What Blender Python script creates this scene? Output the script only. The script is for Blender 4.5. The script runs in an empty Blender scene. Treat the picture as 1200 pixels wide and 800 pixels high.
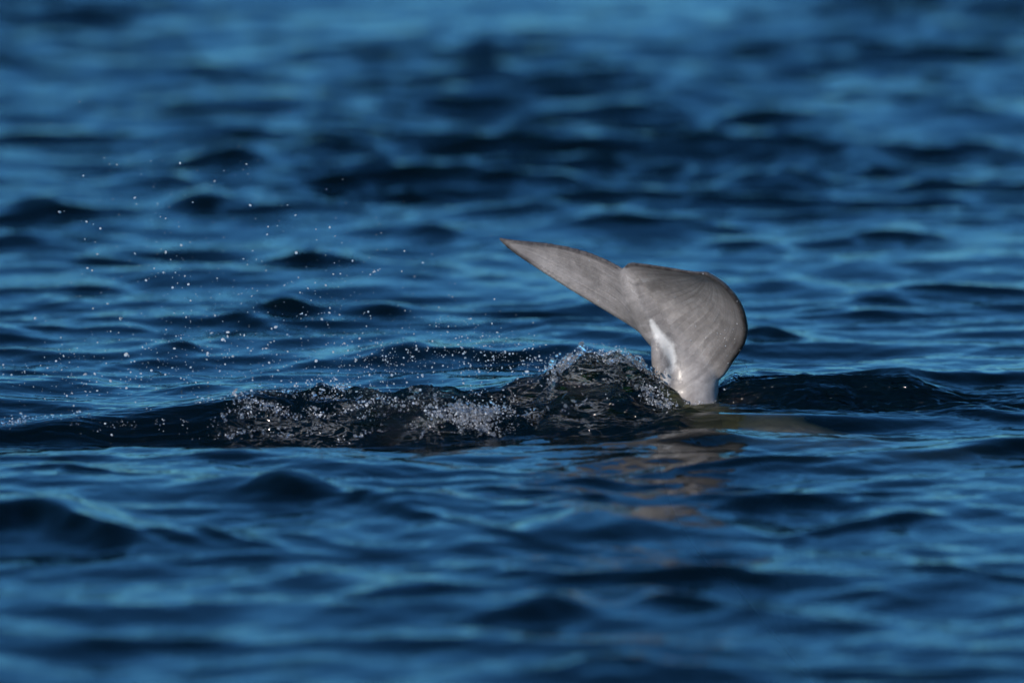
import bpy, bmesh, math, random, time
T0 = time.time()
import numpy as np
from mathutils import Vector, Matrix

rng = np.random.default_rng(7)
random.seed(7)
scn = bpy.context.scene
col = scn.collection
R = math.radians

# ------------------------------------------------------------------ camera
DIST = 24.0                        # metres from the lens to the tail, along the water
GRAZE = R(7.6)                     # angle at which the tail's waterline is seen
CAM_H = DIST * math.tan(GRAZE)
FPX = 10909.0                      # focal length in pixels of a 1200 px wide frame
PITCH = GRAZE - math.atan(65 / FPX)
cam_d = bpy.data.cameras.new('camera')
cam_d.sensor_width = 36.0
cam_d.lens = FPX * 36.0 / 1200.0
cam_d.clip_start = 0.5
cam_d.clip_end = 20000.0
cam_d.dof.use_dof = True
cam_d.dof.focus_distance = DIST / math.cos(GRAZE) - 0.15
cam_d.dof.aperture_fstop = 1.75
cam = bpy.data.objects.new('camera', cam_d)
cam.location = (0, -DIST, CAM_H)
cam.rotation_euler = (R(90) - PITCH, 0, 0)
col.objects.link(cam)
scn.camera = cam

# ------------------------------------------------------------------ sky and sun
SUN_AZ = R(-148)                   # clockwise from +Y: behind the camera, to the left
SUN_EL = R(29)
world = bpy.data.worlds.new('World')
scn.world = world
world.use_nodes = True
wn = world.node_tree
wn.nodes.clear()
sky = wn.nodes.new('ShaderNodeTexSky')
sky.sky_type = 'NISHITA'
sky.sun_disc = False
sky.sun_elevation = SUN_EL
sky.sun_rotation = SUN_AZ % (2 * math.pi)
sky.air_density = 0.8
sky.dust_density = 0.0
sky.ozone_density = 3.0
tint = wn.nodes.new('ShaderNodeMix')
tint.data_type = 'RGBA'
tint.blend_type = 'MULTIPLY'
tint.inputs['Factor'].default_value = 1.0
tint.inputs[7].default_value = (0.27, 0.68, 0.97, 1)
bg = wn.nodes.new('ShaderNodeBackground')
bg.inputs['Strength'].default_value = 0.14
wo = wn.nodes.new('ShaderNodeOutputWorld')
wn.links.new(sky.outputs[0], tint.inputs[6])
wn.links.new(tint.outputs[2], bg.inputs['Color'])
wn.links.new(bg.outputs[0], wo.inputs[0])

sun_d = bpy.data.lights.new('sun', 'SUN')
sun_d.energy = 3.4
sun_d.angle = R(0.5)
sun_d.color = (1.0, 0.925, 0.84)
sun = bpy.data.objects.new('sun', sun_d)
to_sun = Vector((math.sin(SUN_AZ) * math.cos(SUN_EL), math.cos(SUN_AZ) * math.cos(SUN_EL), math.sin(SUN_EL)))
sun.rotation_euler = to_sun.to_track_quat('Z', 'Y').to_euler()
sun.location = to_sun * 50
col.objects.link(sun)

vs = scn.view_settings
vs.view_transform = 'Standard'
vs.look = 'None'
vs.exposure = 0.0
vs.gamma = 1.0
vs.use_curve_mapping = False
scn.cycles.max_bounces = 5
scn.cycles.transmission_bounces = 4
scn.cycles.glossy_bounces = 3
scn.cycles.diffuse_bounces = 2
scn.cycles.sample_clamp_indirect = 4.0
scn.cycles.use_denoising = True
scn.cycles.use_adaptive_sampling = True
scn.cycles.adaptive_threshold = 0.02

# ------------------------------------------------------------------ helpers
S = DIST / math.cos(GRAZE) / FPX   # metres per photograph pixel at the tail
_cp, _sp = math.cos(PITCH), math.sin(PITCH)

def ray(px, py):
    a, b = (px - 600.0) / FPX, (py - 400.0) / FPX
    return a, _cp - b * _sp, -_sp - b * _cp          # forward, with right = +x

def at_depth(px, py, y):
    """world point seen at a photograph pixel, at depth y"""
    dx, dy, dz = ray(px, py)
    t = (y + DIST) / dy
    return np.array((dx * t, y, CAM_H + dz * t))

def on_sea(px, py, z=0.0):
    dx, dy, dz = ray(px, py)
    t = (z - CAM_H) / dz
    return dx * t, dy * t - DIST

def smooth(a, b, x):
    t = np.clip((x - a) / (b - a), 0, 1)
    return t * t * (3 - 2 * t)

def tag(o, label=None, cat=None, group=None, kind=None):
    if label: o['label'] = label
    if cat: o['category'] = cat
    if group: o['group'] = group
    if kind: o['kind'] = kind
    return o

def mesh_np(name, verts, quads=None, tris=None):
    """mesh from arrays of vertices and faces"""
    me = bpy.data.meshes.new(name)
    verts = np.asarray(verts, dtype=np.float32)
    me.vertices.add(len(verts))
    me.vertices.foreach_set('co', verts.ravel())
    loops, starts, off = [], [], 0
    for f, n in ((quads, 4), (tris, 3)):
        if f is None: continue
        f = np.asarray(f, dtype=np.int32)
        loops.append(f.ravel())
        starts.append(off + np.arange(len(f), dtype=np.int32) * n)
        off += f.size
    lp, st = np.concatenate(loops), np.concatenate(starts)
    me.loops.add(len(lp)); me.loops.foreach_set('vertex_index', lp)
    me.polygons.add(len(st)); me.polygons.foreach_set('loop_start', st)
    me.update(calc_edges=True)
    me.polygons.foreach_set('use_smooth', np.ones(len(st), dtype=bool))
    return me

def link(name, me, mat):
    o = bpy.data.objects.new(name, me)
    if mat: me.materials.append(mat)
    col.objects.link(o)
    return o

def nodes(name):
    m = bpy.data.materials.new(name)
    m.use_nodes = True
    m.node_tree.nodes.clear()
    return m, m.node_tree.nodes, m.node_tree.links

def N(nt, t, **kw):
    n = nt.new(t)
    for k, v in kw.items():
        if hasattr(n, k): setattr(n, k, v)
        else: n.inputs[k.replace('_', ' ')].default_value = v
    return n

# ------------------------------------------------------------------ materials
def water_material():
    m, n, l = nodes('sea_water')
    out = n.new('ShaderNodeOutputMaterial')
    tc = n.new('ShaderNodeTexCoord')
    mp = n.new('ShaderNodeMapping'); mp.inputs['Scale'].default_value = (1.0, 0.75, 1.0)
    l.new(tc.outputs['Object'], mp.inputs[0])
    nz = N(n, 'ShaderNodeTexNoise', Scale=14.0, Detail=2.0, Roughness=0.5, Distortion=0.4)
    l.new(mp.outputs[0], nz.inputs['Vector'])
    b0 = N(n, 'ShaderNodeBump', Strength=0.45, Distance=0.008)
    l.new(nz.outputs[0], b0.inputs['Height'])
    # capillary wrinkles, much stronger where the wake is broken
    mq = n.new('ShaderNodeMapping'); mq.inputs['Scale'].default_value = (7.0, 17.0, 24.0)
    l.new(tc.outputs['Object'], mq.inputs[0])
    nq = N(n, 'ShaderNodeTexNoise', Scale=1.0, Detail=2.5, Roughness=0.5, Distortion=1.2)
    l.new(mq.outputs[0], nq.inputs['Vector'])
    ch = N(n, 'ShaderNodeAttribute', attribute_name='churn')
    dd = N(n, 'ShaderNodeMath', operation='MULTIPLY_ADD')
    l.new(ch.outputs['Fac'], dd.inputs[0]); dd.inputs[1].default_value = 0.034; dd.inputs[2].default_value = 0.0010
    bp = N(n, 'ShaderNodeBump', Strength=1.0)
    l.new(dd.outputs[0], bp.inputs['Distance']); l.new(nq.outputs[0], bp.inputs['Height']); l.new(b0.outputs[0], bp.inputs['Normal'])
    gl = n.new('ShaderNodeBsdfGlass'); gl.distribution = 'GGX'
    gl.inputs['IOR'].default_value = 1.333
    gl.inputs['Roughness'].default_value = 0.04
    gl.inputs['Color'].default_value = (1, 1, 1, 1)
    df = n.new('ShaderNodeBsdfDiffuse')
    df.inputs['Color'].default_value = (0.003, 0.018, 0.028, 1)
    mx = n.new('ShaderNodeMixShader'); mx.inputs[0].default_value = 0.22
    l.new(bp.outputs[0], gl.inputs['Normal']); l.new(bp.outputs[0], df.inputs['Normal'])
    l.new(gl.outputs[0], mx.inputs[1]); l.new(df.outputs[0], mx.inputs[2])
    ml = n.new('ShaderNodeMapping'); ml.inputs['Scale'].default_value = (11.0, 24.0, 34.0)
    l.new(tc.outputs['Object'], ml.inputs[0])
    lace = N(n, 'ShaderNodeTexNoise', Scale=1.0, Detail=3.0, Roughness=0.6, Distortion=1.6)
    l.new(ml.outputs[0], lace.inputs['Vector'])
    ls = N(n, 'ShaderNodeMath', operation='SUBTRACT'); l.new(lace.outputs[0], ls.inputs[0]); ls.inputs[1].default_value = 0.5
    la = N(n, 'ShaderNodeMath', operation='ABSOLUTE'); l.new(ls.outputs[0], la.inputs[0])
    lr = n.new('ShaderNodeMapRange')
    lr.inputs['From Min'].default_value = 0.0; lr.inputs['From Max'].default_value = 0.035
    lr.inputs['To Min'].default_value = 1.0; lr.inputs['To Max'].default_value = 0.0
    l.new(la.outputs[0], lr.inputs[0])
    pz = N(n, 'ShaderNodeTexNoise', Scale=6.0, Detail=1.0, Roughness=0.6)
    l.new(tc.outputs['Object'], pz.inputs['Vector'])
    pr_ = n.new('ShaderNodeMapRange'); pr_.inputs['From Min'].default_value = 0.46; pr_.inputs['From Max'].default_value = 0.62
    l.new(pz.outputs[0], pr_.inputs[0])
    lm = N(n, 'ShaderNodeMath', operation='MULTIPLY'); l.new(lr.outputs[0], lm.inputs[0]); l.new(pr_.outputs[0], lm.inputs[1])
    lc = N(n, 'ShaderNodeMath', operation='MULTIPLY'); fa = N(n, 'ShaderNodeAttribute', attribute_name='froth')
    l.new(lm.outputs[0], lc.inputs[0]); l.new(fa.outputs['Fac'], lc.inputs[1])
    lk = N(n, 'ShaderNodeMath', operation='MULTIPLY'); l.new(lc.outputs[0], lk.inputs[0]); lk.inputs[1].default_value = 0.36
    fr_ = n.new('ShaderNodeBsdfDiffuse'); fr_.inputs['Color'].default_value = (0.55, 0.56, 0.56, 1)
    m3 = n.new('ShaderNodeMixShader'); l.new(lk.outputs[0], m3.inputs[0])
    l.new(mx.outputs[0], m3.inputs[1]); l.new(fr_.outputs[0], m3.inputs[2])
    tr = n.new('ShaderNodeBsdfTransparent')
    m2 = n.new('ShaderNodeMixShader'); m2.inputs[0].default_value = 0.17
    l.new(m3.outputs[0], m2.inputs[1]); l.new(tr.outputs[0], m2.inputs[2])
    l.new(m2.outputs[0], out.inputs['Surface'])
    va = n.new('ShaderNodeVolumeAbsorption')
    va.inputs['Color'].default_value = (0.54, 0.58, 0.22, 1)
    va.inputs['Density'].default_value = 13.0
    l.new(va.outputs[0], out.inputs['Volume'])
    return m

def drop_material(name, white):
    m, n, l = nodes(name)
    out = n.new('ShaderNodeOutputMaterial')
    gl = n.new('ShaderNodeBsdfGlass'); gl.distribution = 'GGX'
    gl.inputs['IOR'].default_value = 1.333
    gl.inputs['Roughness'].default_value = 0.12
    df = n.new('ShaderNodeBsdfDiffuse'); df.inputs['Color'].default_value = (0.80, 0.82, 0.84, 1)
    mx = n.new('ShaderNodeMixShader'); mx.inputs[0].default_value = white
    l.new(gl.outputs[0], mx.inputs[1]); l.new(df.outputs[0], mx.inputs[2])
    l.new(mx.outputs[0], out.inputs['Surface'])
    return m

def whale_material():
    m, n, l = nodes('whale_skin')
    out = n.new('ShaderNodeOutputMaterial')
    tc = n.new('ShaderNodeTexCoord')
    big = N(n, 'ShaderNodeTexNoise', Scale=7.0, Detail=5.0, Roughness=0.6)
    l.new(tc.outputs['Object'], big.inputs['Vector'])
    fine = N(n, 'ShaderNodeTexNoise', Scale=70.0, Detail=4.0, Roughness=0.65)
    l.new(tc.outputs['Object'], fine.inputs['Vector'])
    a_s = N(n, 'ShaderNodeAttribute', attribute_name='span'); a_c = N(n, 'ShaderNodeAttribute', attribute_name='chord')
    cmb = n.new('ShaderNodeCombineXYZ')
    l.new(a_s.outputs['Fac'], cmb.inputs[0]); l.new(a_c.outputs['Fac'], cmb.inputs[1])
    mp = n.new('ShaderNodeMapping')
    mp.inputs['Scale'].default_value = (2.2, 26.0, 1.0)
    l.new(cmb.outputs[0], mp.inputs[0])
    strk = N(n, 'ShaderNodeTexNoise', Scale=1.0, Detail=3.0, Roughness=0.55)
    l.new(mp.outputs[0], strk.inputs['Vector'])
    rb = n.new('ShaderNodeValToRGB')
    rb.color_ramp.elements[0].position = 0.30; rb.color_ramp.elements[0].color = (0.205, 0.184, 0.170, 1)
    rb.color_ramp.elements[1].position = 0.72; rb.color_ramp.elements[1].color = (0.365, 0.328, 0.304, 1)
    l.new(big.outputs[0], rb.inputs[0])
    mixA = n.new('ShaderNodeMix'); mixA.data_type = 'RGBA'; mixA.blend_type = 'OVERLAY'
    mixA.inputs['Factor'].default_value = 0.65
    l.new(rb.outputs[0], mixA.inputs[6]); l.new(strk.outputs[0], mixA.inputs[7])
    mixB = n.new('ShaderNodeMix'); mixB.data_type = 'RGBA'; mixB.blend_type = 'OVERLAY'
    mixB.inputs['Factor'].default_value = 0.30
    l.new(mixA.outputs[2], mixB.inputs[6]); l.new(fine.outputs[0], mixB.inputs[7])
    med = N(n, 'ShaderNodeTexNoise', Scale=24.0, Detail=6.0, Roughness=0.7, Distortion=0.6)
    l.new(tc.outputs['Object'], med.inputs['Vector'])
    mixM = n.new('ShaderNodeMix'); mixM.data_type = 'RGBA'; mixM.blend_type = 'OVERLAY'
    mixM.inputs['Factor'].default_value = 0.5
    l.new(mixB.outputs[2], mixM.inputs[6]); l.new(med.outputs[0], mixM.inputs[7])
    mp2 = n.new('ShaderNodeMapping'); mp2.inputs['Scale'].default_value = (3.0, 60.0, 1.0); mp2.inputs['Rotation'].default_value = (0, 0, 0.1)
    l.new(cmb.outputs[0], mp2.inputs[0])
    scr = N(n, 'ShaderNodeTexNoise', Scale=1.0, Detail=2.0, Roughness=0.5)
    l.new(mp2.outputs[0], scr.inputs['Vector'])
    scm = n.new('ShaderNodeMapRange')
    scm.inputs['From Min'].default_value = 0.62; scm.inputs['From Max'].default_value = 0.72
    scm.inputs['To Max'].default_value = 0.35
    l.new(scr.outputs[0], scm.inputs[0])
    mixC = n.new('ShaderNodeMix'); mixC.data_type = 'RGBA'
    l.new(scm.outputs[0], mixC.inputs['Factor'])
    l.new(mixM.outputs[2], mixC.inputs[6]); mixC.inputs[7].default_value = (0.52, 0.50, 0.48, 1)
    # dark edge along the rim of the flukes, and the white scar along the keel
    rim = N(n, 'ShaderNodeAttribute', attribute_name='rim')
    rmul = N(n, 'ShaderNodeMath', operation='MULTIPLY')
    radd = n.new('ShaderNodeMapRange')
    radd.inputs['From Min'].default_value = 0.30; radd.inputs['From Max'].default_value = 0.62
    radd.inputs['To Min'].default_value = 0.6; radd.inputs['To Max'].default_value = 1.0
    l.new(fine.outputs[0], radd.inputs[0])
    l.new(rim.outputs['Fac'], rmul.inputs[0]); l.new(radd.outputs[0], rmul.inputs[1])
    mixR = n.new('ShaderNodeMix'); mixR.data_type = 'RGBA'
    l.new(rmul.outputs[0], mixR.inputs['Factor'])
    l.new(mixC.outputs[2], mixR.inputs[6]); mixR.inputs[7].default_value = (0.030, 0.022, 0.020, 1)
    sc = N(n, 'ShaderNodeAttribute', attribute_name='scar')
    smap = n.new('ShaderNodeMapRange')
    smap.inputs['From Min'].default_value = 0.15; smap.inputs['From Max'].default_value = 0.95
    sadd = N(n, 'ShaderNodeMath', operation='MULTIPLY_ADD')
    l.new(fine.outputs[0], sadd.inputs[0]); sadd.inputs[1].default_value = 1.1
    ssub = N(n, 'ShaderNodeMath', operation='SUBTRACT'); l.new(sc.outputs['Fac'], ssub.inputs[0]); ssub.inputs[1].default_value = 0.55
    l.new(ssub.outputs[0], sadd.inputs[2])
    l.new(sadd.outputs[0], smap.inputs[0])
    mixS = n.new('ShaderNodeMix'); mixS.data_type = 'RGBA'
    l.new(smap.outputs[0], mixS.inputs['Factor'])
    l.new(mixR.outputs[2], mixS.inputs[6]); mixS.inputs[7].default_value = (0.70, 0.67, 0.63, 1)
    bs = n.new('ShaderNodeBsdfPrincipled')
    l.new(mixS.outputs[2], bs.inputs['Base Color'])
    rmp = n.new('ShaderNodeMapRange')
    rmp.inputs['From Min'].default_value = 0.3; rmp.inputs['From Max'].default_value = 0.7
    rmp.inputs['To Min'].default_value = 0.36; rmp.inputs['To Max'].default_value = 0.60
    l.new(med.outputs[0], rmp.inputs[0]); l.new(rmp.outputs[0], bs.inputs['Roughness'])
    bs.inputs['Specular IOR Level'].default_value = 0.4
    bs.inputs['Coat Weight'].default_value = 0.04
    bs.inputs['Coat Roughness'].default_value = 0.15
    b1 = N(n, 'ShaderNodeBump', Strength=0.25, Distance=0.002)
    l.new(fine.outputs[0], b1.inputs['Height'])
    b2 = N(n, 'ShaderNodeBump', Strength=0.35, Distance=0.003)
    l.new(strk.outputs[0], b2.inputs['Height']); l.new(b1.outputs[0], b2.inputs['Normal'])
    l.new(b2.outputs[0], bs.inputs['Normal'])
    l.new(bs.outputs[0], out.inputs['Surface'])
    return m

M_WATER = water_material()
M_DROP = drop_material('flying_water', 0.4)
M_FOAM = drop_material('aerated_water', 0.16)
M_SPECK = drop_material('white_water', 0.65)
M_SPLASH = drop_material('splash_water', 0.07)
M_SKIN = whale_material()
def seabed_material():
    m, n, l = nodes('silt')
    out = n.new('ShaderNodeOutputMaterial'); d = n.new('ShaderNodeBsdfDiffuse')
    nz = N(n, 'ShaderNodeTexNoise', Scale=0.4, Detail=4.0)
    rp = n.new('ShaderNodeValToRGB')
    rp.color_ramp.elements[0].color = (0.05, 0.06, 0.05, 1); rp.color_ramp.elements[1].color = (0.10, 0.11, 0.09, 1)
    l.new(nz.outputs[0], rp.inputs[0]); l.new(rp.outputs[0], d.inputs[0]); l.new(d.outputs[0], out.inputs[0])
    return m

# ------------------------------------------------------------------ sea surface
# wind waves: many small travelling waves, crests mostly across the view
NW = 170
lam = np.exp(rng.uniform(math.log(0.055), math.log(2.0), NW))
ang = R(90) + rng.normal(0, R(38), NW) + np.where(rng.random(NW) < 0.35, R(34), R(-8))
kx, ky = np.cos(ang) * 2 * math.pi / lam, np.sin(ang) * 2 * math.pi / lam
ph = rng.uniform(0, 2 * math.pi, NW)
slope = 0.0215 * np.where(lam > 0.6, (0.6 / lam) ** 1.3, 1) * np.where(lam < 0.16, (lam / 0.16) ** 0.8, 1)
slope *= rng.uniform(0.5, 1.5, NW)
amp = slope * lam / (2 * math.pi)

# the larger waves that can be told apart: (px, py of crest, half length px, dark face px, tilt)
WAVES = [
    (300, 226, 85, 22, 0.00), (268, 172, 48, 20, 0.0), (40, 240, 60, 16, 0.0), (380, 291, 65, 17, 0.0),
    (322, 350, 36, 18, 0.05), (290, 371, 75, 10, -0.1), (448, 355, 55, 14, 0.0), (168, 400, 55, 13, 0.05),
    (552, 408, 85, 12, 0.05), (520, 262, 32, 12, 0.0), (890, 208, 95, 16, 0.0), (1050, 265, 55, 15, 0.0),
    (1172, 176, 42, 14, 0.0), (915, 156, 42, 12, 0.0), (590, 40, 45, 16, 0.0), (400, 165, 42, 12, 0.0),
    (690, 182, 52, 11, 0.0), (895, 282, 60, 9, 0.0), (1150, 336, 65, 10, 0.0), (1060, 347, 45, 10, 0.0),
    (890, 382, 34, 14, 0.0), (1010, 362, 60, 8, 0.0), (120, 205, 90, 12, 0.0), (700, 80, 80, 12, 0.0),
    (1000, 60, 80, 12, 0.0), (200, 70, 90, 12, 0.0), (420, 60, 60, 10, 0.0), (1120, 110, 70, 12, 0.0),
    (60, 330, 60, 9, 0.0), (640, 250, 60, 9, 0.0), (780, 260, 60, 8, 0.0), (150, 300, 70, 9, 0.0),
    (1120, 434, 140, 14, 0.05), (1185, 480, 60, 10, 0.0),
    (40, 584, 120, 36, -0.17), (205, 628, 70, 10, -0.22), (350, 562, 60, 24, -0.05), (500, 588, 150, 12, -0.17), (300, 622, 80, 12, -0.12),
    (250, 524, 130, 7, 0.0), (600, 694, 90, 24, 0.0), (440, 682, 60, 14, 0.12), (560, 556, 46, 7, 0.0),
    (885, 536, 90, 8, 0.10), (1165, 514, 100, 18, 0.06), (735, 583, 90, 9, 0.0), (1000, 582, 110, 10, 0.13),
    (1060, 606, 120, 11, 0.13), (1075, 655, 140, 16, -0.06), (890, 668, 80, 14, -0.05), (850, 697, 65, 13, -0.12),
    (700, 772, 110, 20, 0.0), (1130, 780, 90, 12, 0.0), (130, 545, 90, 7, -0.08),
]
HUMPS = []
for (px, py, hl, dk, tl) in WAVES:
    x0, y0 = on_sea(px, py + 0.85 * dk)        # the crest stands up from its foot
    s = S * (DIST + y0) / DIST
    A = dk * s * 0.95 * (0.65 if py < 150 else 1.0)
    HUMPS.append((x0, y0, hl * s * 1.0, A, tl))

def table(pts, x):
    a = np.array(pts, dtype=float)
    return np.interp(x, a[:, 0], a[:, 1])

# wake ridge thrown up by the tail: pixel x -> crest pixel y, height of the face in px
RX = lambda px: (px - 600) * S
CREST = [(-300, 494), (0, 497), (60, 491), (140, 485), (220, 474), (290, 461), (350, 463), (420, 466), (500, 466),
         (560, 463), (585, 460), (605, 452), (625, 451), (645, 440), (665, 437), (685, 427), (705, 430), (722, 424), (740, 434), (755, 437), (770, 447), (785, 456), (800, 466), (815, 470), (830, 464),
         (860, 444), (900, 447), (960, 449), (1010, 451), (1060, 446), (1090, 457), (1130, 467), (1250, 472)]
RIDGE_Y = [(-300, -0.52), (0, -0.40), (300, -0.22), (700, -0.07), (750, -0.09), (795, -0.11), (830, 0.10), (880, 0.06), (1060, 0.0), (1250, 0.0)]
FACE = [(-300, 0.13), (0, 0.14), (220, 0.18), (310, 0.28), (500, 0.38), (720, 0.40), (780, 0.20), (830, 0.14), (880, 0.18), (1000, 0.22), (1250, 0.25)]
FOOT = [(-300, -0.03), (0, -0.055), (200, -0.060), (600, -0.040), (740, -0.02), (800, -0.005), (900, -0.012), (1100, -0.010), (1250, 0.0)]

# smooth value noise
_lat = rng.normal(0, 1, (256, 256))
def vnoise(x, y):
    xi, yi = np.floor(x).astype(int), np.floor(y).astype(int)
    fx, fy = x - xi, y - yi
    fx, fy = fx * fx * fx * (fx * (fx * 6 - 15) + 10), fy * fy * fy * (fy * (fy * 6 - 15) + 10)
    g = lambda a, b: _lat[a & 255, b & 255]
    return ((g(xi, yi) * (1 - fx) + g(xi + 1, yi) * fx) * (1 - fy)
            + (g(xi, yi + 1) * (1 - fx) + g(xi + 1, yi + 1) * fx) * fy)

crest_y = lambda px: table(RIDGE_Y, px)
def crest_z(px):
    py, y = table(CREST, px), crest_y(px)
    b = (py - 400.0) / FPX
    return CAM_H + (-_sp - b * _cp) * (y + DIST) / (_cp - b * _sp)

BODY_X, BODY_Y = (905 - 600) * S, -0.42       # where the back nearly breaks the surface

def sea_static(X, Y):
    """ridge, trough and the single large waves; also a calm mask and a roughness mask"""
    h = np.zeros_like(X)
    for (x0, y0, lu, A, tl) in HUMPS:
        m = (np.abs(X - x0) < 3.5 * lu) & (np.abs(Y - y0) < 9 * A + 0.6)
        if not m.any(): continue
        xm, ym = X[m], Y[m]
        u = xm - x0 + 0.5 * lu * vnoise(xm * 3.1 + x0 * 7, ym * 1.7 + y0 * 3)
        v = ym - y0 + 0.9 * min(A / 0.03, 1.3) * (0.045 * vnoise(xm * 6.0 + y0 * 5, ym * 3.0) + 0.018 * vnoise(xm * 15 + 4, ym * 8 + y0))
        v = v - tl * u / 0.135 * 0.8 + 0.12 * u * u / max(lu, 0.1)
        lf, lb = A * 1.75 + 0.012, A * 4.2 + 0.05
        g = np.where(v < 0, np.exp(-(v / lf) ** 2), np.exp(-(v / lb) ** 2))
        h[m] += A * np.exp(-(u / lu) ** 2) * g * 0.88
    px = 600 + X / S * (DIST / (DIST + np.clip(Y, -3, 3)))
    cy, cz, fw, ft = crest_y(px), crest_z(px), table(FACE, px), table(FOOT, px)
    wob = 0.03 * vnoise(X * 4.0 + 9, X * 0 + 3.3)
    v = Y - cy - wob
    front = smooth(-1, 0, v / fw) ** 0.9
    back = np.exp(-(np.maximum(v, 0) / 0.30) ** 2)
    ridge = np.where(v < 0, cz * front + (1 - front) * ft * np.exp(-((v + fw) / 0.35) ** 2 * (v < -fw)), cz * back)
    reach = smooth(-3.6, -2.2, X) * (1 - smooth(1.05, 1.5, X))
    near = np.exp(-((v + 0.17) / 0.38) ** 2) * reach * (1 - 0.65 * smooth(0.52, 0.72, X))
    h = h * (1 - 0.9 * np.clip(near * 1.3, 0, 1)) + ridge * reach
    # swelling of water over the back
    bu, bv = (X - BODY_X) / 0.33, (Y - BODY_Y)
    swell = np.exp(-bu ** 2 - np.where(bv < 0, bv / 0.075, bv / 0.15) ** 2)
    h += 0.020 * swell - 0.022 * np.exp(-bu ** 2 - ((bv + 0.13) / 0.07) ** 2)
    calm = np.clip(1 - 0.8 * near - 0.85 * swell, 0.06, 1)
    churn = np.exp(-((v + 0.17) / 0.23) ** 4) * reach * smooth(-1.0, -0.2, X) * (1 - 0.35 * smooth(0.45, 0.6, X)) * (1 - swell)
    churn_l = 0.10 * np.exp(-((v + 0.1) / 0.22) ** 2) * reach * (1 - swell)
    churn *= 1 - 0.75 * np.exp(-((X - RX(815)) / 0.09) ** 2 - ((Y + 0.1) / 0.14) ** 2)
    churn_f = 0.30 * np.exp(-((X - RX(755)) / 0.22) ** 2 - ((Y + 0.33) / 0.13) ** 2) * (1 - swell)
    return h, calm, np.maximum(np.maximum(churn, churn_l), churn_f)

def sea(X, Y, cell):
    """displaced sea surface on a grid; cell = local spacing, to drop waves it cannot carry"""
    h, calm, churn = sea_static(X, Y)
    f4 = np.float32
    dx, dy, dz = (np.zeros(X.shape, f4) for _ in range(3))
    gx = np.clip(0.80 + 0.38 * vnoise(X * 0.55 + 40, Y * 0.35 + 17), 0.35, 1.4)     # gusty patches
    gx = gx * np.interp(Y, [-7, -1.2, 2, 10, 18], [0.70, 0.82, 1.0, 1.3, 1.4])
    Xw = (X + 0.05 * vnoise(X * 1.7 + 5, Y * 1.1 + 31)).astype(f4)
    Yw = (Y + 0.09 * vnoise(X * 1.3 + 71, Y * 1.5 + 11)).astype(f4)
    rows, cols = cell.min(axis=1), cell.min(axis=0)
    for i in range(NW):
        lim = lam[i] / 2.2
        r = np.nonzero(rows < lim)[0]; c = np.nonzero(cols < lim)[0]
        if not len(r) or not len(c): continue
        sl = (slice(r[0], r[-1] + 1), slice(c[0], c[-1] + 1))
        p = f4(kx[i]) * Xw[sl] + f4(ky[i]) * Yw[sl] + f4(ph[i])
        a = f4(amp[i]) * (1 - smooth(lam[i] / 3.6, lim, cell[sl])).astype(f4)
        sn = np.sin(p); cs = np.cos(p) * a * f4(0.9 / (2 * math.pi) * lam[i])
        dz[sl] += a * sn; dx[sl] += cs * f4(kx[i]); dy[sl] += cs * f4(ky[i])
    f = calm * gx
    X1, Y1, Z1 = X + dx * f, Y + dy * f, h + dz * f
    # broken water on the wake, laid out along the slope so that it does not smear down the face
    r = np.nonzero((Y[:, 0] > -1.6) & (Y[:, 0] < 1.2))[0]; c = np.nonzero(np.abs(X[0]) < 3.6)[0]
    sl = (slice(r[0], r[-1] + 1), slice(c[0], c[-1] + 1))
    xs, ys, zs = X[sl], Y[sl], h[sl]
    st = np.sqrt(np.gradient(ys, axis=0) ** 2 + np.gradient(zs, axis=0) ** 2)
    q = np.cumsum(st, axis=0)
    q = q + 0.02 * vnoise(xs * 7 + 2, q * 5) 
    xw = xs + 0.02 * vnoise(xs * 5 + 9, q * 7 + 3)
    rid = lambda fx, fy, s_: 1 - np.abs(vnoise(xw * fx + s_, q * fy + s_ * 1.7)) * 1.6
    n1 = vnoise(xw * 5 + 3, q * 9 + 5) * 0.016 + rid(5, 18, 13) * 0.020 + rid(11, 42, 51) * 0.010 + rid(24, 75, 7) * 0.005
    led = vnoise(xw * 2.6 + 17, q * 13 + 3 + xs * 4) * 0.014 + rid(3.5, 26, 91) * 0.012
    n1 = (n1 + led * (1 - 0.5 * smooth(0.25, 0.5, xs))) * churn[sl]
    gz_y = np.gradient(zs, axis=0) / np.gradient(ys, axis=0)
    ln = np.sqrt(1 + gz_y ** 2)
    Y1[sl] += -n1 * gz_y / ln; Z1[sl] += n1 / ln
    return X1, Y1, Z1, churn

def spaced(x, step, segs):
    """1-d grid: (end, largest step, growth) pieces, the step growing by that factor"""
    out = [x]
    for (end, s1, gr) in segs:
        while x < end - 1e-9:
            step = min(s1, step * gr)
            x += step
            out.append(x)
    return np.array(out)

gx_left = spaced(0, 0.0065, [(1.45, 0.0065, 1), (3.4, 0.04, 1.025), (8, 0.25, 1.08), (4000, 600, 1.4)])
gx_right = spaced(0, 0.0065, [(0.6, 0.0065, 1), (1.5, 0.009, 1.02), (3.4, 0.04, 1.025), (8, 0.25, 1.08), (4000, 600, 1.4)])
gxs = np.concatenate([-gx_left[::-1], gx_right[1:]])
gy_far = spaced(-0.72, 0.005, [(0.08, 0.005, 1), (2.0, 0.018, 1.012), (7.0, 0.026, 1.01), (17.0, 0.038, 1.01), (60, 1.0, 1.05), (4000, 500, 1.35)])
gy_near = spaced(0.72, 0.005, [(1.8, 0.015, 1.012), (7.0, 0.028, 1.01), (20.0, 0.4, 1.05), (400, 60, 1.3)])
gys = np.concatenate([-gy_near[::-1], gy_far[1:]])
nx, ny = len(gxs), len(gys)
GX, GY = np.meshgrid(gxs, gys)
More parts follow.
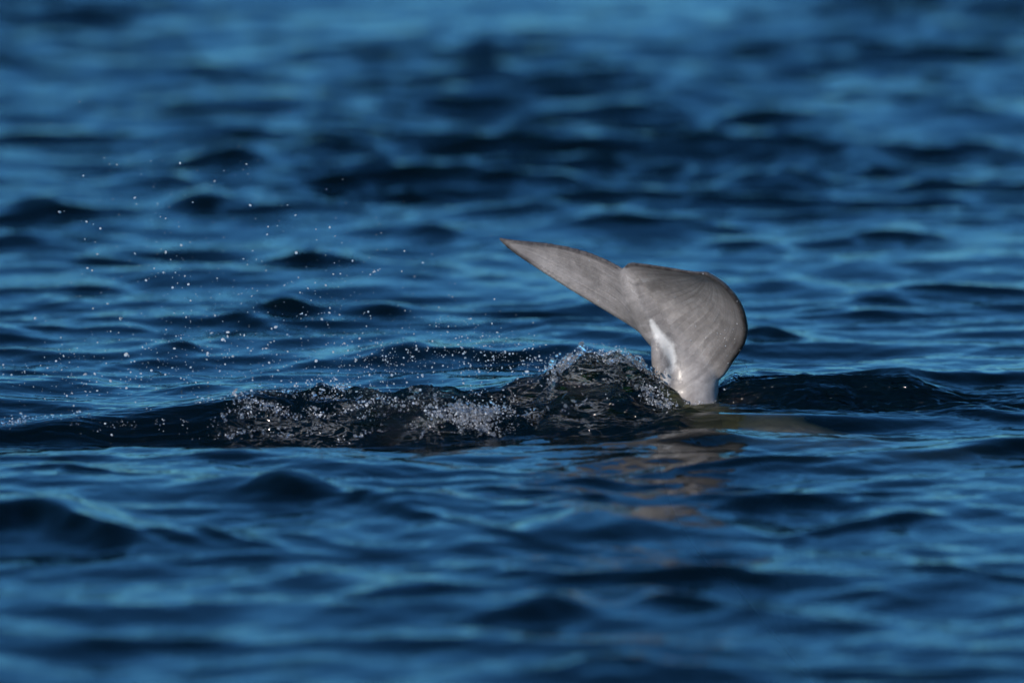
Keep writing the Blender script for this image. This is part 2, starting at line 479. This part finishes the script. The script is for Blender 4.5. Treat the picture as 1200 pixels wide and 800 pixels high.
sxs, sys_ = np.gradient(gxs), np.gradient(gys)
cell = np.maximum(sxs[None, :], sys_[:, None])
print('sea grid', nx, ny, nx * ny)
WX, WY, WZ, WCH = sea(GX, GY, cell)
top = np.stack([WX.ravel(), WY.ravel(), WZ.ravel()], 1)
idx = np.arange(nx * ny, dtype=np.int32).reshape(ny, nx)
q = np.stack([idx[:-1, :-1], idx[:-1, 1:], idx[1:, 1:], idx[1:, :-1]], -1).reshape(-1, 4)
rimi = np.concatenate([idx[0, :], idx[1:, -1], idx[-1, -2::-1], idx[-2:0:-1, 0]])
DEPTH = -9.0
low = top[rimi].copy(); low[:, 2] = DEPTH
nb = len(top); k = len(rimi)
li = nb + np.arange(k, dtype=np.int32)
side = np.stack([rimi, li, np.roll(li, -1), np.roll(rimi, -1)], -1)
cen = nb + k
allv = np.concatenate([top, low, [[0, 1800, DEPTH]]])
bot = np.stack([np.roll(li, -1), li, np.full(k, cen, dtype=np.int32)], -1)
sea_o = link('sea', mesh_np('sea', allv, np.concatenate([q, side]), bot), M_WATER)
ca = sea_o.data.attributes.new('churn', 'FLOAT', 'POINT')
ca.data.foreach_set('value', np.concatenate([WCH.ravel(), np.zeros(len(allv) - nb)]).astype(np.float32))
fa_ = sea_o.data.attributes.new('froth', 'FLOAT', 'POINT')
fr0 = WCH * (1 - smooth(0.38, 0.46, GX)) * smooth(-1.15, -0.6, GX)
fa_.data.foreach_set('value', np.concatenate([fr0.ravel(), np.zeros(len(allv) - nb)]).astype(np.float32))
tag(sea_o, kind='structure')

bed = bpy.data.meshes.new('seabed')
bed.from_pydata([(-5000, -1000, -9.2), (5000, -1000, -9.2), (5000, 5000, -9.2), (-5000, 5000, -9.2)], [], [(0, 1, 2, 3)])
tag(link('seabed', bed, seabed_material()), kind='structure')

# ------------------------------------------------------------------ whale
print('t', round(time.time() - T0, 1))
def catmull(P, n):
    P = np.asarray(P, dtype=float)
    P = np.vstack([2 * P[0] - P[1], P, 2 * P[-1] - P[-2]])
    m = len(P) - 3
    t = np.linspace(0, m, n); i = np.minimum(t.astype(int), m - 1); f = (t - i)[:, None]
    a, b, c, d = P[i], P[i + 1], P[i + 2], P[i + 3]
    return 0.5 * (2 * b + (c - a) * f + (2 * a - 5 * b + 4 * c - d) * f ** 2 + (3 * b - a - 3 * c + d) * f ** 3)

def blade(LE, TE, thick, ns=60, nc=30, camber=None):
    """closed fluke blade between a leading and a trailing edge given as (px, py, depth)"""
    L = catmull([at_depth(*p) for p in LE], ns); T = catmull([at_depth(*p) for p in TE], ns)
    c = 0.5 - 0.5 * np.cos(np.linspace(0, math.pi, nc))
    prof = (1.55 * np.sqrt(np.maximum(c, 0)) * (1 - c) ** 0.9) * 1.05
    mid = L[:, None] * (1 - c[None, :, None]) + T[:, None] * c[None, :, None]
    s = np.linspace(0, 1, ns)
    if camber is not None:
        mid[:, :, 1] += camber(s[:, None], c[None, :])
    du = np.gradient(mid, axis=0); dv = np.gradient(mid, axis=1)
    nr = np.cross(du, dv); nr /= np.linalg.norm(nr, axis=2, keepdims=True) + 1e-12
    th = np.interp(s, [p[0] for p in thick], [p[1] for p in thick])[:, None] * np.maximum(prof, 0)[None, :] + 0.0028
    A, B = mid + nr * th[..., None], mid - nr * th[..., None]
    v = np.concatenate([A.reshape(-1, 3), B.reshape(-1, 3)])
    ia = np.arange(ns * nc).reshape(ns, nc); ib = ia + ns * nc
    fs = [np.stack([ia[:-1, :-1], ia[:-1, 1:], ia[1:, 1:], ia[1:, :-1]], -1).reshape(-1, 4),
          np.stack([ib[:-1, :-1], ib[1:, :-1], ib[1:, 1:], ib[:-1, 1:]], -1).reshape(-1, 4)]
    def strip(a, b): return np.stack([a[:-1], a[1:], b[1:], b[:-1]], -1)
    fs += [strip(ia[:, 0], ib[:, 0]), strip(ib[:, -1], ia[:, -1]), strip(ib[0], ia[0]), strip(ia[-1], ib[-1])]
    sg, cg = np.meshgrid(s, c, indexing='ij')
    return v, np.concatenate(fs), L, T, mid.reshape(-1, 3), np.stack([sg.ravel(), cg.ravel()], 1)

def tube(path, n=80, nseg=40):
    """path rows: x, y, z, half width, half depth; sections lie across the path"""
    P = catmull(path, n)
    c = P[:, :3]; t = np.gradient(c, axis=0); t /= np.linalg.norm(t, axis=1, keepdims=True)
    ref = np.array([1.0, -0.25, 0.0]); 
    u = ref - (t @ ref)[:, None] * t; u /= np.linalg.norm(u, axis=1, keepdims=True)
    w = np.cross(t, u)
    th = np.linspace(0, 2 * math.pi, nseg, endpoint=False)
    v = c[:, None] + np.cos(th)[None, :, None] * (u * P[:, 3:4])[:, None] + np.sin(th)[None, :, None] * (w * P[:, 4:5])[:, None]
    i = np.arange(n * nseg).reshape(n, nseg); j = np.roll(i, -1, axis=1)
    f = np.stack([i[:-1], j[:-1], j[1:], i[1:]], -1).reshape(-1, 4)
    v = np.concatenate([v.reshape(-1, 3), c[:1], c[-1:]])
    a, b = n * nseg, n * nseg + 1
    tr = np.concatenate([np.stack([j[0], i[0], np.full(nseg, a)], -1), np.stack([i[-1], j[-1], np.full(nseg, b)], -1)])
    return v, f, tr

# left blade leans away from the viewer, right blade swings towards the viewer and cups back
LE_L = [(800, 452, 0.00), (775, 418, 0.00), (752, 391, 0.02), (716, 368, 0.06), (672, 342, 0.11), (630, 315, 0.16), (602, 296, 0.20), (585, 281, 0.22)]
TE_L = [(742, 322, -0.02), (727, 313, -0.01), (710, 304, 0.02), (688, 295, 0.06), (660, 287.5, 0.11), (630, 283.5, 0.16), (604, 281, 0.20), (584, 278.5, 0.22)]
LE_R = [(806, 462, 0.00), (843, 445, -0.015), (859, 424, -0.05), (872, 404, -0.11), (875.5, 383, -0.17), (868, 357, -0.23), (851, 336, -0.27), (829, 321, -0.30)]
TE_R = [(728, 322, -0.01), (734, 309, -0.02), (748, 308.5, -0.06), (766, 311, -0.11), (784, 314, -0.16), (800, 317, -0.21), (814, 319, -0.26), (826, 319.5, -0.30)]
bl = blade(LE_L, TE_L, [(0, 0.048), (0.2, 0.036), (0.45, 0.024), (0.7, 0.015), (1, 0.004)],
           camber=lambda s, c: 0.030 * np.sin(math.pi * c) * s * (1 - s) * 2)
br = blade(LE_R, TE_R, [(0, 0.052), (0.2, 0.046), (0.45, 0.030), (0.7, 0.018), (1, 0.005)],
           camber=lambda s, c: 0.11 * np.sin(math.pi * np.clip(c, 0, 1)) * s * (1 - s) * 2)
def P_(px, py, y): return list(at_depth(px, py, y))
stock = [P_(757, 362, -0.005) + [0.012, 0.014], P_(770, 382, -0.006) + [0.032, 0.026], P_(784, 402, -0.004) + [0.044, 0.030],
         P_(796, 422, 0.0) + [0.064, 0.042], P_(802.5, 445, 0.0) + [0.087, 0.062], P_(807, 470, 0.0) + [0.080, 0.084],
         [0.465, -0.015, -0.10, 0.088, 0.110], [0.50, -0.09, -0.19, 0.11, 0.14], [0.58, -0.24, -0.245, 0.15, 0.18],
         [0.70, -0.44, -0.255, 0.21, 0.235], [0.95, -0.70, -0.40, 0.30, 0.32], [1.35, -1.05, -0.66, 0.40, 0.42],
         [1.85, -1.45, -1.02, 0.45, 0.47], [2.35, -1.85, -1.40, 0.40, 0.42], [2.70, -2.12, -1.68, 0.28, 0.29],
         [2.92, -2.28, -1.86, 0.20, 0.20], [3.08, -2.40, -1.98, 0.10, 0.10], [3.13, -2.44, -2.02, 0.02, 0.02]]
tv, tf, tt = tube(stock, 130, 48)
keel = tube([P_(767, 396, -0.03) + [0.008, 0.010], P_(771, 408, -0.034) + [0.020, 0.020], P_(774, 424, -0.038) + [0.025, 0.024], P_(777, 446, -0.040) + [0.027, 0.026], P_(786, 480, -0.04) + [0.026, 0.026]], 24, 20)
flip1 = tube([[1.95, -1.25, -1.20, 0.05, 0.10], [1.85, -0.95, -1.45, 0.03, 0.14], [1.78, -0.75, -1.62, 0.01, 0.06]], 20, 16)
flip2 = tube([[2.15, -1.95, -1.35, 0.05, 0.10], [2.15, -2.2, -1.62, 0.03, 0.14], [2.12, -2.4, -1.78, 0.01, 0.06]], 20, 16)
vs_, qs_, ts_, off = [], [], [], 0
for g in (bl[:2] + (None,), br[:2] + (None,), (tv, tf, tt), keel, flip1, flip2):
    vs_.append(g[0]); qs_.append(g[1] + off)
    if g[2] is not None: ts_.append(g[2] + off)
    off += len(g[0])
# the voxel grid is laid out in a space that shrinks with distance from the tail: fine flukes, coarser body
WC, WR = np.array([0.40, 0.0, 0.12]), 0.55
def squeeze(p, back=False):
    d = p - WC; r = np.linalg.norm(d, axis=1, keepdims=True) + 1e-9
    t = WR * np.exp(r / WR - 1) if back else WR * (1 + np.log(r / WR))
    return WC + d * np.where(r > WR, t / r, 1.0)
raw = mesh_np('whale_raw', squeeze(np.concatenate(vs_)), np.concatenate(qs_), np.concatenate(ts_))
bm = bmesh.new(); bm.from_mesh(raw)
bmesh.ops.recalc_face_normals(bm, faces=bm.faces); bm.to_mesh(raw); bm.free()
tmp = bpy.data.objects.new('whale_raw', raw); col.objects.link(tmp)
rm = tmp.modifiers.new('unite', 'REMESH'); rm.mode = 'VOXEL'; rm.voxel_size = 0.0042; rm.use_smooth_shade = True
sm = tmp.modifiers.new('ease', 'SMOOTH'); sm.factor = 0.5; sm.iterations = 9
dg = bpy.context.evaluated_depsgraph_get()
wm = bpy.data.meshes.new_from_object(tmp.evaluated_get(dg))
bpy.data.objects.remove(tmp)
nv = len(wm.vertices)
print('t', round(time.time() - T0, 1))
print('whale verts', nv)
co = np.empty(nv * 3, dtype=np.float32); wm.vertices.foreach_get('co', co); co = squeeze(co.reshape(-1, 3).astype(np.float64), True).astype(np.float32)
wm.vertices.foreach_set('co', co.ravel()); wm.update()
upm = co[:, 2] > -0.1
# ease the junction of blades and stock, away from the rims
edge = np.vstack([bl[2][6:], bl[3], br[2][6:], br[3]])
dE = np.full(nv, 9.0, dtype=np.float32); cu = co[upm]; bE = np.full(len(cu), 9.0)
for p in edge: bE = np.minimum(bE, ((cu - p) ** 2).sum(1))
dE[upm] = np.sqrt(bE)
jw = smooth(0.012, 0.045, dE) * (co[:, 2] > -0.08) * smooth(0.30, 0.36, co[:, 0]) * (1 - 0.9 * smooth(0.17, 0.21, co[:, 2]))
t2 = bpy.data.objects.new('whale_ease', wm); col.objects.link(t2)
vg = t2.vertex_groups.new(name='junction')
for w8 in range(1, 11):
    ids = np.nonzero((jw > (w8 - 1) / 10) & (jw <= w8 / 10))[0]
    vg.add([int(i) for i in ids], w8 / 10, 'REPLACE')
s2 = t2.modifiers.new('ease', 'SMOOTH'); s2.factor = 0.5; s2.iterations = 45; s2.vertex_group = 'junction'
dg = bpy.context.evaluated_depsgraph_get(); dg.update()
wm2 = bpy.data.meshes.new_from_object(t2.evaluated_get(dg))
bpy.data.objects.remove(t2); wm = wm2
co = np.empty(nv * 3, dtype=np.float32); wm.vertices.foreach_get('co', co); co = co.reshape(-1, 3)
def dist_to(curve):
    d = np.full(nv, 9.0, dtype=np.float32)
    c = co[upm]; best = np.full(len(c), 9.0)
    for p in curve: best = np.minimum(best, ((c - p) ** 2).sum(1))
    d[upm] = np.sqrt(best); return d
dT = np.minimum(dist_to(bl[3][9:]), dist_to(br[3][8:]))
dL = np.minimum(dist_to(br[2][18:]), dist_to(bl[2][45:]))
rimv = np.maximum(1 - smooth(0.007, 0.017, dT), 0.95 * (1 - smooth(0.005, 0.024, dL)))
rimv = np.maximum(rimv, np.maximum(0.34 * (1 - smooth(0.0, 0.055, dT)), 0.58 * (1 - smooth(0.0, 0.065, dL))))
sc1 = catmull([at_depth(p[0], p[1], -0.05) for p in ((763, 377), (769, 389), (777, 400), (785, 412), (788, 424))], 30)
sc2 = catmull([at_depth(p[0], p[1], -0.06) for p in ((789, 430), (783, 437), (781, 447))], 16)
def streak(curve, w0):
    f = np.zeros(nv, dtype=np.float32); c = co[upm]; best = np.zeros(len(c))
    for p, w in zip(curve, w0):
        d = np.hypot(c[:, 0] - p[0], c[:, 2] - p[2]); best = np.maximum(best, 1 - smooth(w * 0.15, w, d))
    f[upm] = best; return f
scar = np.maximum(streak(sc1, np.interp(np.linspace(0, 1, 30), [0, 0.3, 0.7, 1], [0.009, 0.020, 0.026, 0.016])),
                  0.65 * streak(sc2, np.full(16, 0.018)))
scar = scar * (co[:, 1] < 0.01)
from mathutils.kdtree import KDTree
kd, par = KDTree(len(bl[4]) + len(br[4])), []
for b_i, B_ in enumerate((bl, br)):
    for p, (s_, c_) in zip(B_[4], B_[5]):
        kd.insert(p, len(par)); par.append((s_ * (1.6 if b_i == 0 else 1.0) + 5 * b_i, c_, b_i))
kd.balance()
par = np.array(par)
spar, cpar = np.zeros(nv, np.float32), np.zeros(nv, np.float32)
for i_ in np.nonzero(upm)[0]:
    best = kd.find_n(co[i_], 3)
    w_ = np.array([1 / (b_[2] + 1e-4) for b_ in best]); w_ /= w_.sum()
    pr = par[[b_[1] for b_ in best]]
    if pr[:, 2].min() != pr[:, 2].max(): pr = pr[:1]; w_ = np.ones(1)
    spar[i_] = w_ @ pr[:, 0]; cpar[i_] = w_ @ pr[:, 1]
for nm, arr in (('rim', rimv), ('scar', scar), ('span', spar), ('chord', cpar)):
    at = wm.attributes.new(nm, 'FLOAT', 'POINT'); at.data.foreach_set('value', arr.astype(np.float32))
wm.name = 'whale'
whale = link('whale', wm, M_SKIN)
tag(whale, 'smooth grey whale diving with its notched tail flukes raised above the water', 'whale')

# ------------------------------------------------------------------ splash
print('t', round(time.time() - T0, 1))
def ico(sub):
    b = bmesh.new(); bmesh.ops.create_icosphere(b, subdivisions=sub, radius=1.0)
    v = np.array([x.co[:] for x in b.verts]); f = np.array([[q.index for q in p.verts] for p in b.faces]); b.free()
    return v, f
ICO1, ICO2 = ico(1), ico(2)

def beads(name, pts, rad, mat, base=ICO1, stretch=0.35):
    """many small drops, each slightly stretched, in one mesh"""
    bv, bf = base
    n = len(pts)
    sc = rad[:, None] * np.exp(rng.normal(0, stretch, (n, 3)))
    v = bv[None] * sc[:, None, :]
    a = rng.uniform(0, math.pi, n); c, s = np.cos(a)[:, None], np.sin(a)[:, None]
    v = np.stack([v[..., 0] * c - v[..., 2] * s, v[..., 1], v[..., 0] * s + v[..., 2] * c], -1)
    v = v + pts[:, None, :]
    f = bf[None] + (np.arange(n) * len(bv))[:, None, None]
    return link(name, mesh_np(name, v.reshape(-1, 3), tris=f.reshape(-1, 3)), mat)

def sea_z(x, y):
    """surface height by look-up in the finished grid"""
    i = np.clip(np.searchsorted(gxs, x), 1, nx - 1); j = np.clip(np.searchsorted(gys, y), 1, ny - 1)
    return WZ[j, i]

# flying drops: clusters read off the photograph (px, py, spread x, spread y, count)
CL = [(250, 190, 150, 50, 14), (150, 440, 110, 40, 110), (250, 400, 110, 45, 90), (330, 420, 90, 40, 80), (450, 430, 50, 22, 120),
      (470, 400, 60, 30, 50), (560, 420, 45, 22, 110), (600, 400, 30, 25, 30), (640, 430, 40, 14, 70),
      (200, 320, 120, 60, 60), (330, 300, 130, 60, 50), (150, 230, 80, 50, 16), (430, 340, 90, 40, 30),
      (60, 450, 60, 30, 60), (360, 455, 60, 16, 60), (720, 415, 40, 8, 30), (530, 380, 30, 25, 14)]
big_p, big_r, sm_p, sm_r = [], [], [], []
for (px, py, sx_, sy_, n) in CL:
    for _ in range(int(n * 2.1)):
        a, b = random.gauss(px, sx_ * 0.7), random.gauss(py, sy_ * 0.7)
        y = random.gauss(-0.12, 0.22)
        if a > 740 or a < -30: continue
        p = at_depth(a, b, y)
        r = S * min(2.2, max(0.32, random.lognormvariate(-0.85, 0.55)))
        if p[2] < sea_z(p[0], p[1]) + r * 1.5: continue
        if r > S * 0.82: big_p.append(p); big_r.append(r)
        else: sm_p.append(p); sm_r.append(r)
from mathutils.bvhtree import BVHTree
cl_v = [Vector(v) for v in co]
cl_f = np.empty(len(wm.loops), dtype=np.int32); wm.loops.foreach_get('vertex_index', cl_f)
cl_f = cl_f.reshape(-1, 4)
keep = co[cl_f[:, 0], 2] > -0.05
bvh = BVHTree.FromPolygons(cl_v, [tuple(int(i) for i in f) for f in cl_f[keep]])
for _ in range(90):
    px, py = (random.gauss(850, 16), random.gauss(400, 22)) if random.random() < 0.4 else (random.uniform(600, 870), random.uniform(285, 455))
    d = Vector(ray(px, py)).normalized()
    hit = bvh.ray_cast(Vector((0, -DIST, CAM_H)), d)
    if hit[0] is None: continue
    sm_p.append(np.array(hit[0])); sm_r.append(S * min(1.3, random.lognormvariate(-0.6, 0.4)))
tag(beads('spray', np.array(sm_p), np.array(sm_r), M_DROP),
    'fine mist of water specks flung through the air beside the tail', 'spray', kind='stuff')
bvs, bfs = ICO2
protos = []
for k_ in range(6):
    s3 = np.exp(rng.normal(0, 0.22, 3))
    w = 1 + 0.18 * np.sin(bvs[:, 0] * 2.3 + k_) * np.cos(bvs[:, 2] * 2.0 + 2 * k_)
    protos.append(mesh_np('water_droplet', bvs * s3 * w[:, None], tris=bfs))
    protos[-1].materials.append(M_DROP)
for i, (p, r) in enumerate(zip(big_p, big_r)):
    o = bpy.data.objects.new('water_droplet', protos[i % 6])
    o.location = p; o.scale = (r, r, r); o.rotation_euler = (random.random() * 3, random.random() * 3, random.random() * 3)
    col.objects.link(o)
    tag(o, 'larger clear water droplet hanging in the air above the wake', 'droplet', 'larger droplets flung up from the wake')
print('droplets', len(big_p), len(sm_p))

# froth clinging to the broken water: strokes along the crest and patches on the face
FO = {'clear': ([], []), 'white': ([], [])}
def froth(px0, px1, off0, off1, n, rmin, rmax, lift=0.0, band=0.0, white=0.35):
    """beads on the ridge round a stroke between two pixel columns; off = metres in front of the crest"""
    pc, ph_, oc, oh = (px0 + px1) / 2, (px1 - px0) / 2, (off0 + off1) / 2, (off1 - off0) / 2
    for _ in range(n):
        px = pc + ph_ * random.triangular(-1.25, 1.25, 0)
        x = RX(px); y = float(crest_y(px)) - oc - oh * random.triangular(-1.3, 1.3, 0)
        t = 0.7 * float(vnoise(np.array(x * 11 + 70), np.array(y * 15 + 20))) + 0.6 * float(vnoise(np.array(x * 31 + 7), np.array(y * 40 + 9)))
        if t < band + random.gauss(0, 0.15): continue
        w = random.random() < white
        r = S * min(rmax * 1.6, rmin * random.lognormvariate(0.25, 0.55)) * (0.7 if w else 1.0)
        P, Q = FO['white' if w else 'clear']
        P.append((x, y, float(sea_z(np.array(x), np.array(y))) + r * 0.3 + abs(random.gauss(0, lift)))); Q.append(r)
froth(600, 770, -0.05, 0.03, 2000, 0.45, 1.3, 0.016, 0.0)      # crest beside the tail
froth(690, 805, 0.0, 0.16, 1700, 0.45, 1.2, 0.006, 0.2)
froth(540, 740, 0.00, 0.32, 1700, 0.4, 1.1, 0.004, 0.6, 0.5)
froth(490, 600, 0.20, 0.36, 1900, 0.45, 1.3, 0.014, 0.0)       # rounded lump of froth in front
froth(380, 520, 0.03, 0.32, 1700, 0.4, 1.1, 0.006, 0.45, 0.5)
froth(255, 410, -0.02, 0.26, 1900, 0.4, 1.2, 0.006, 0.5, 0.5)
froth(150, 320, 0.0, 0.16, 600, 0.4, 0.9, 0.003, 0.6, 0.6)
froth(-40, 110, -0.06, 0.02, 260, 0.4, 1.1, 0.008, 0.2)
froth(40, 240, 0.0, 0.10, 400, 0.35, 0.8, 0.002, 0.7, 0.7)
froth(360, 600, -0.05, 0.02, 1100, 0.4, 1.2, 0.012, 0.2)
froth(840, 890, -0.05, 0.05, 420, 0.4, 1.1, 0.014, 0.0)
froth(790, 850, 0.08, 0.16, 260, 0.4, 1.0, 0.003, 0.2, 0.5)
# torn clumps of water: overlapping stretched lumps fused into one skin
cp, cr = [], []
def clump(px0, px1, off0, off1, n, rmin, rmax, lift, band):
    for _ in range(n):
        px = random.triangular(px0, px1, (px0 + px1) / 2)
        x = RX(px); y = float(crest_y(px)) - random.uniform(off0, off1)
        t = float(vnoise(np.array(x * 16 + 70), np.array(y * 18 + 20))) + 0.5 * float(vnoise(np.array(x * 45 + 7), np.array(y * 50 + 9)))
        if t < band: continue
        r = S * min(rmax, rmin * random.lognormvariate(0.2, 0.5))
        cp.append((x, y, float(sea_z(np.array(x), np.array(y))) + abs(random.gauss(0, lift)))); cr.append(r)
clump(600, 775, -0.04, 0.03, 1530, 0.94, 2.2, 0.012, -0.1)
clump(690, 800, 0.02, 0.14, 850, 0.85, 1.8, 0.006, 0.2)
clump(560, 740, 0.05, 0.30, 850, 0.77, 1.7, 0.004, 0.6)
clump(490, 600, 0.20, 0.36, 1530, 0.94, 2.2, 0.012, -0.3)
clump(380, 520, 0.05, 0.30, 850, 0.77, 1.5, 0.005, 0.5)
clump(255, 410, -0.02, 0.24, 1020, 0.77, 1.5, 0.006, 0.5)
clump(360, 600, -0.04, 0.02, 714, 0.77, 1.7, 0.010, 0.2)
clump(-40, 110, -0.05, 0.02, 110, 0.77, 1.4, 0.006, 0.1)
clump(840, 885, -0.04, 0.04, 272, 0.77, 1.4, 0.010, 0.0)
ct = beads('splash', np.array(cp), np.array(cr), None, ICO2, 0.45)
rmc = ct.modifiers.new('fuse', 'REMESH'); rmc.mode = 'VOXEL'; rmc.voxel_size = 0.0019; rmc.use_smooth_shade = True
dg = bpy.context.evaluated_depsgraph_get(); dg.update()
cm = bpy.data.meshes.new_from_object(ct.evaluated_get(dg))
bpy.data.objects.remove(ct)
splash = link('splash', cm, M_SPLASH)
print('splash verts', len(cm.vertices))
tag(splash, 'torn glassy clumps of splashing water clinging to the dark wake', 'splash', kind='stuff')
foam = beads('foam', np.array(FO['clear'][0]), np.array(FO['clear'][1]), M_FOAM)
tag(foam, 'glassy frothy beads of broken water along the dark wake crest', 'foam', kind='stuff')
specks = beads('foam_specks', np.array(FO['white'][0]), np.array(FO['white'][1]), M_SPECK)
tag(specks, 'tiny bright white flecks scattered over the dark wake', 'foam', kind='stuff')
fp = FO['clear'][0] + FO['white'][0]
print('foam beads', len(fp))
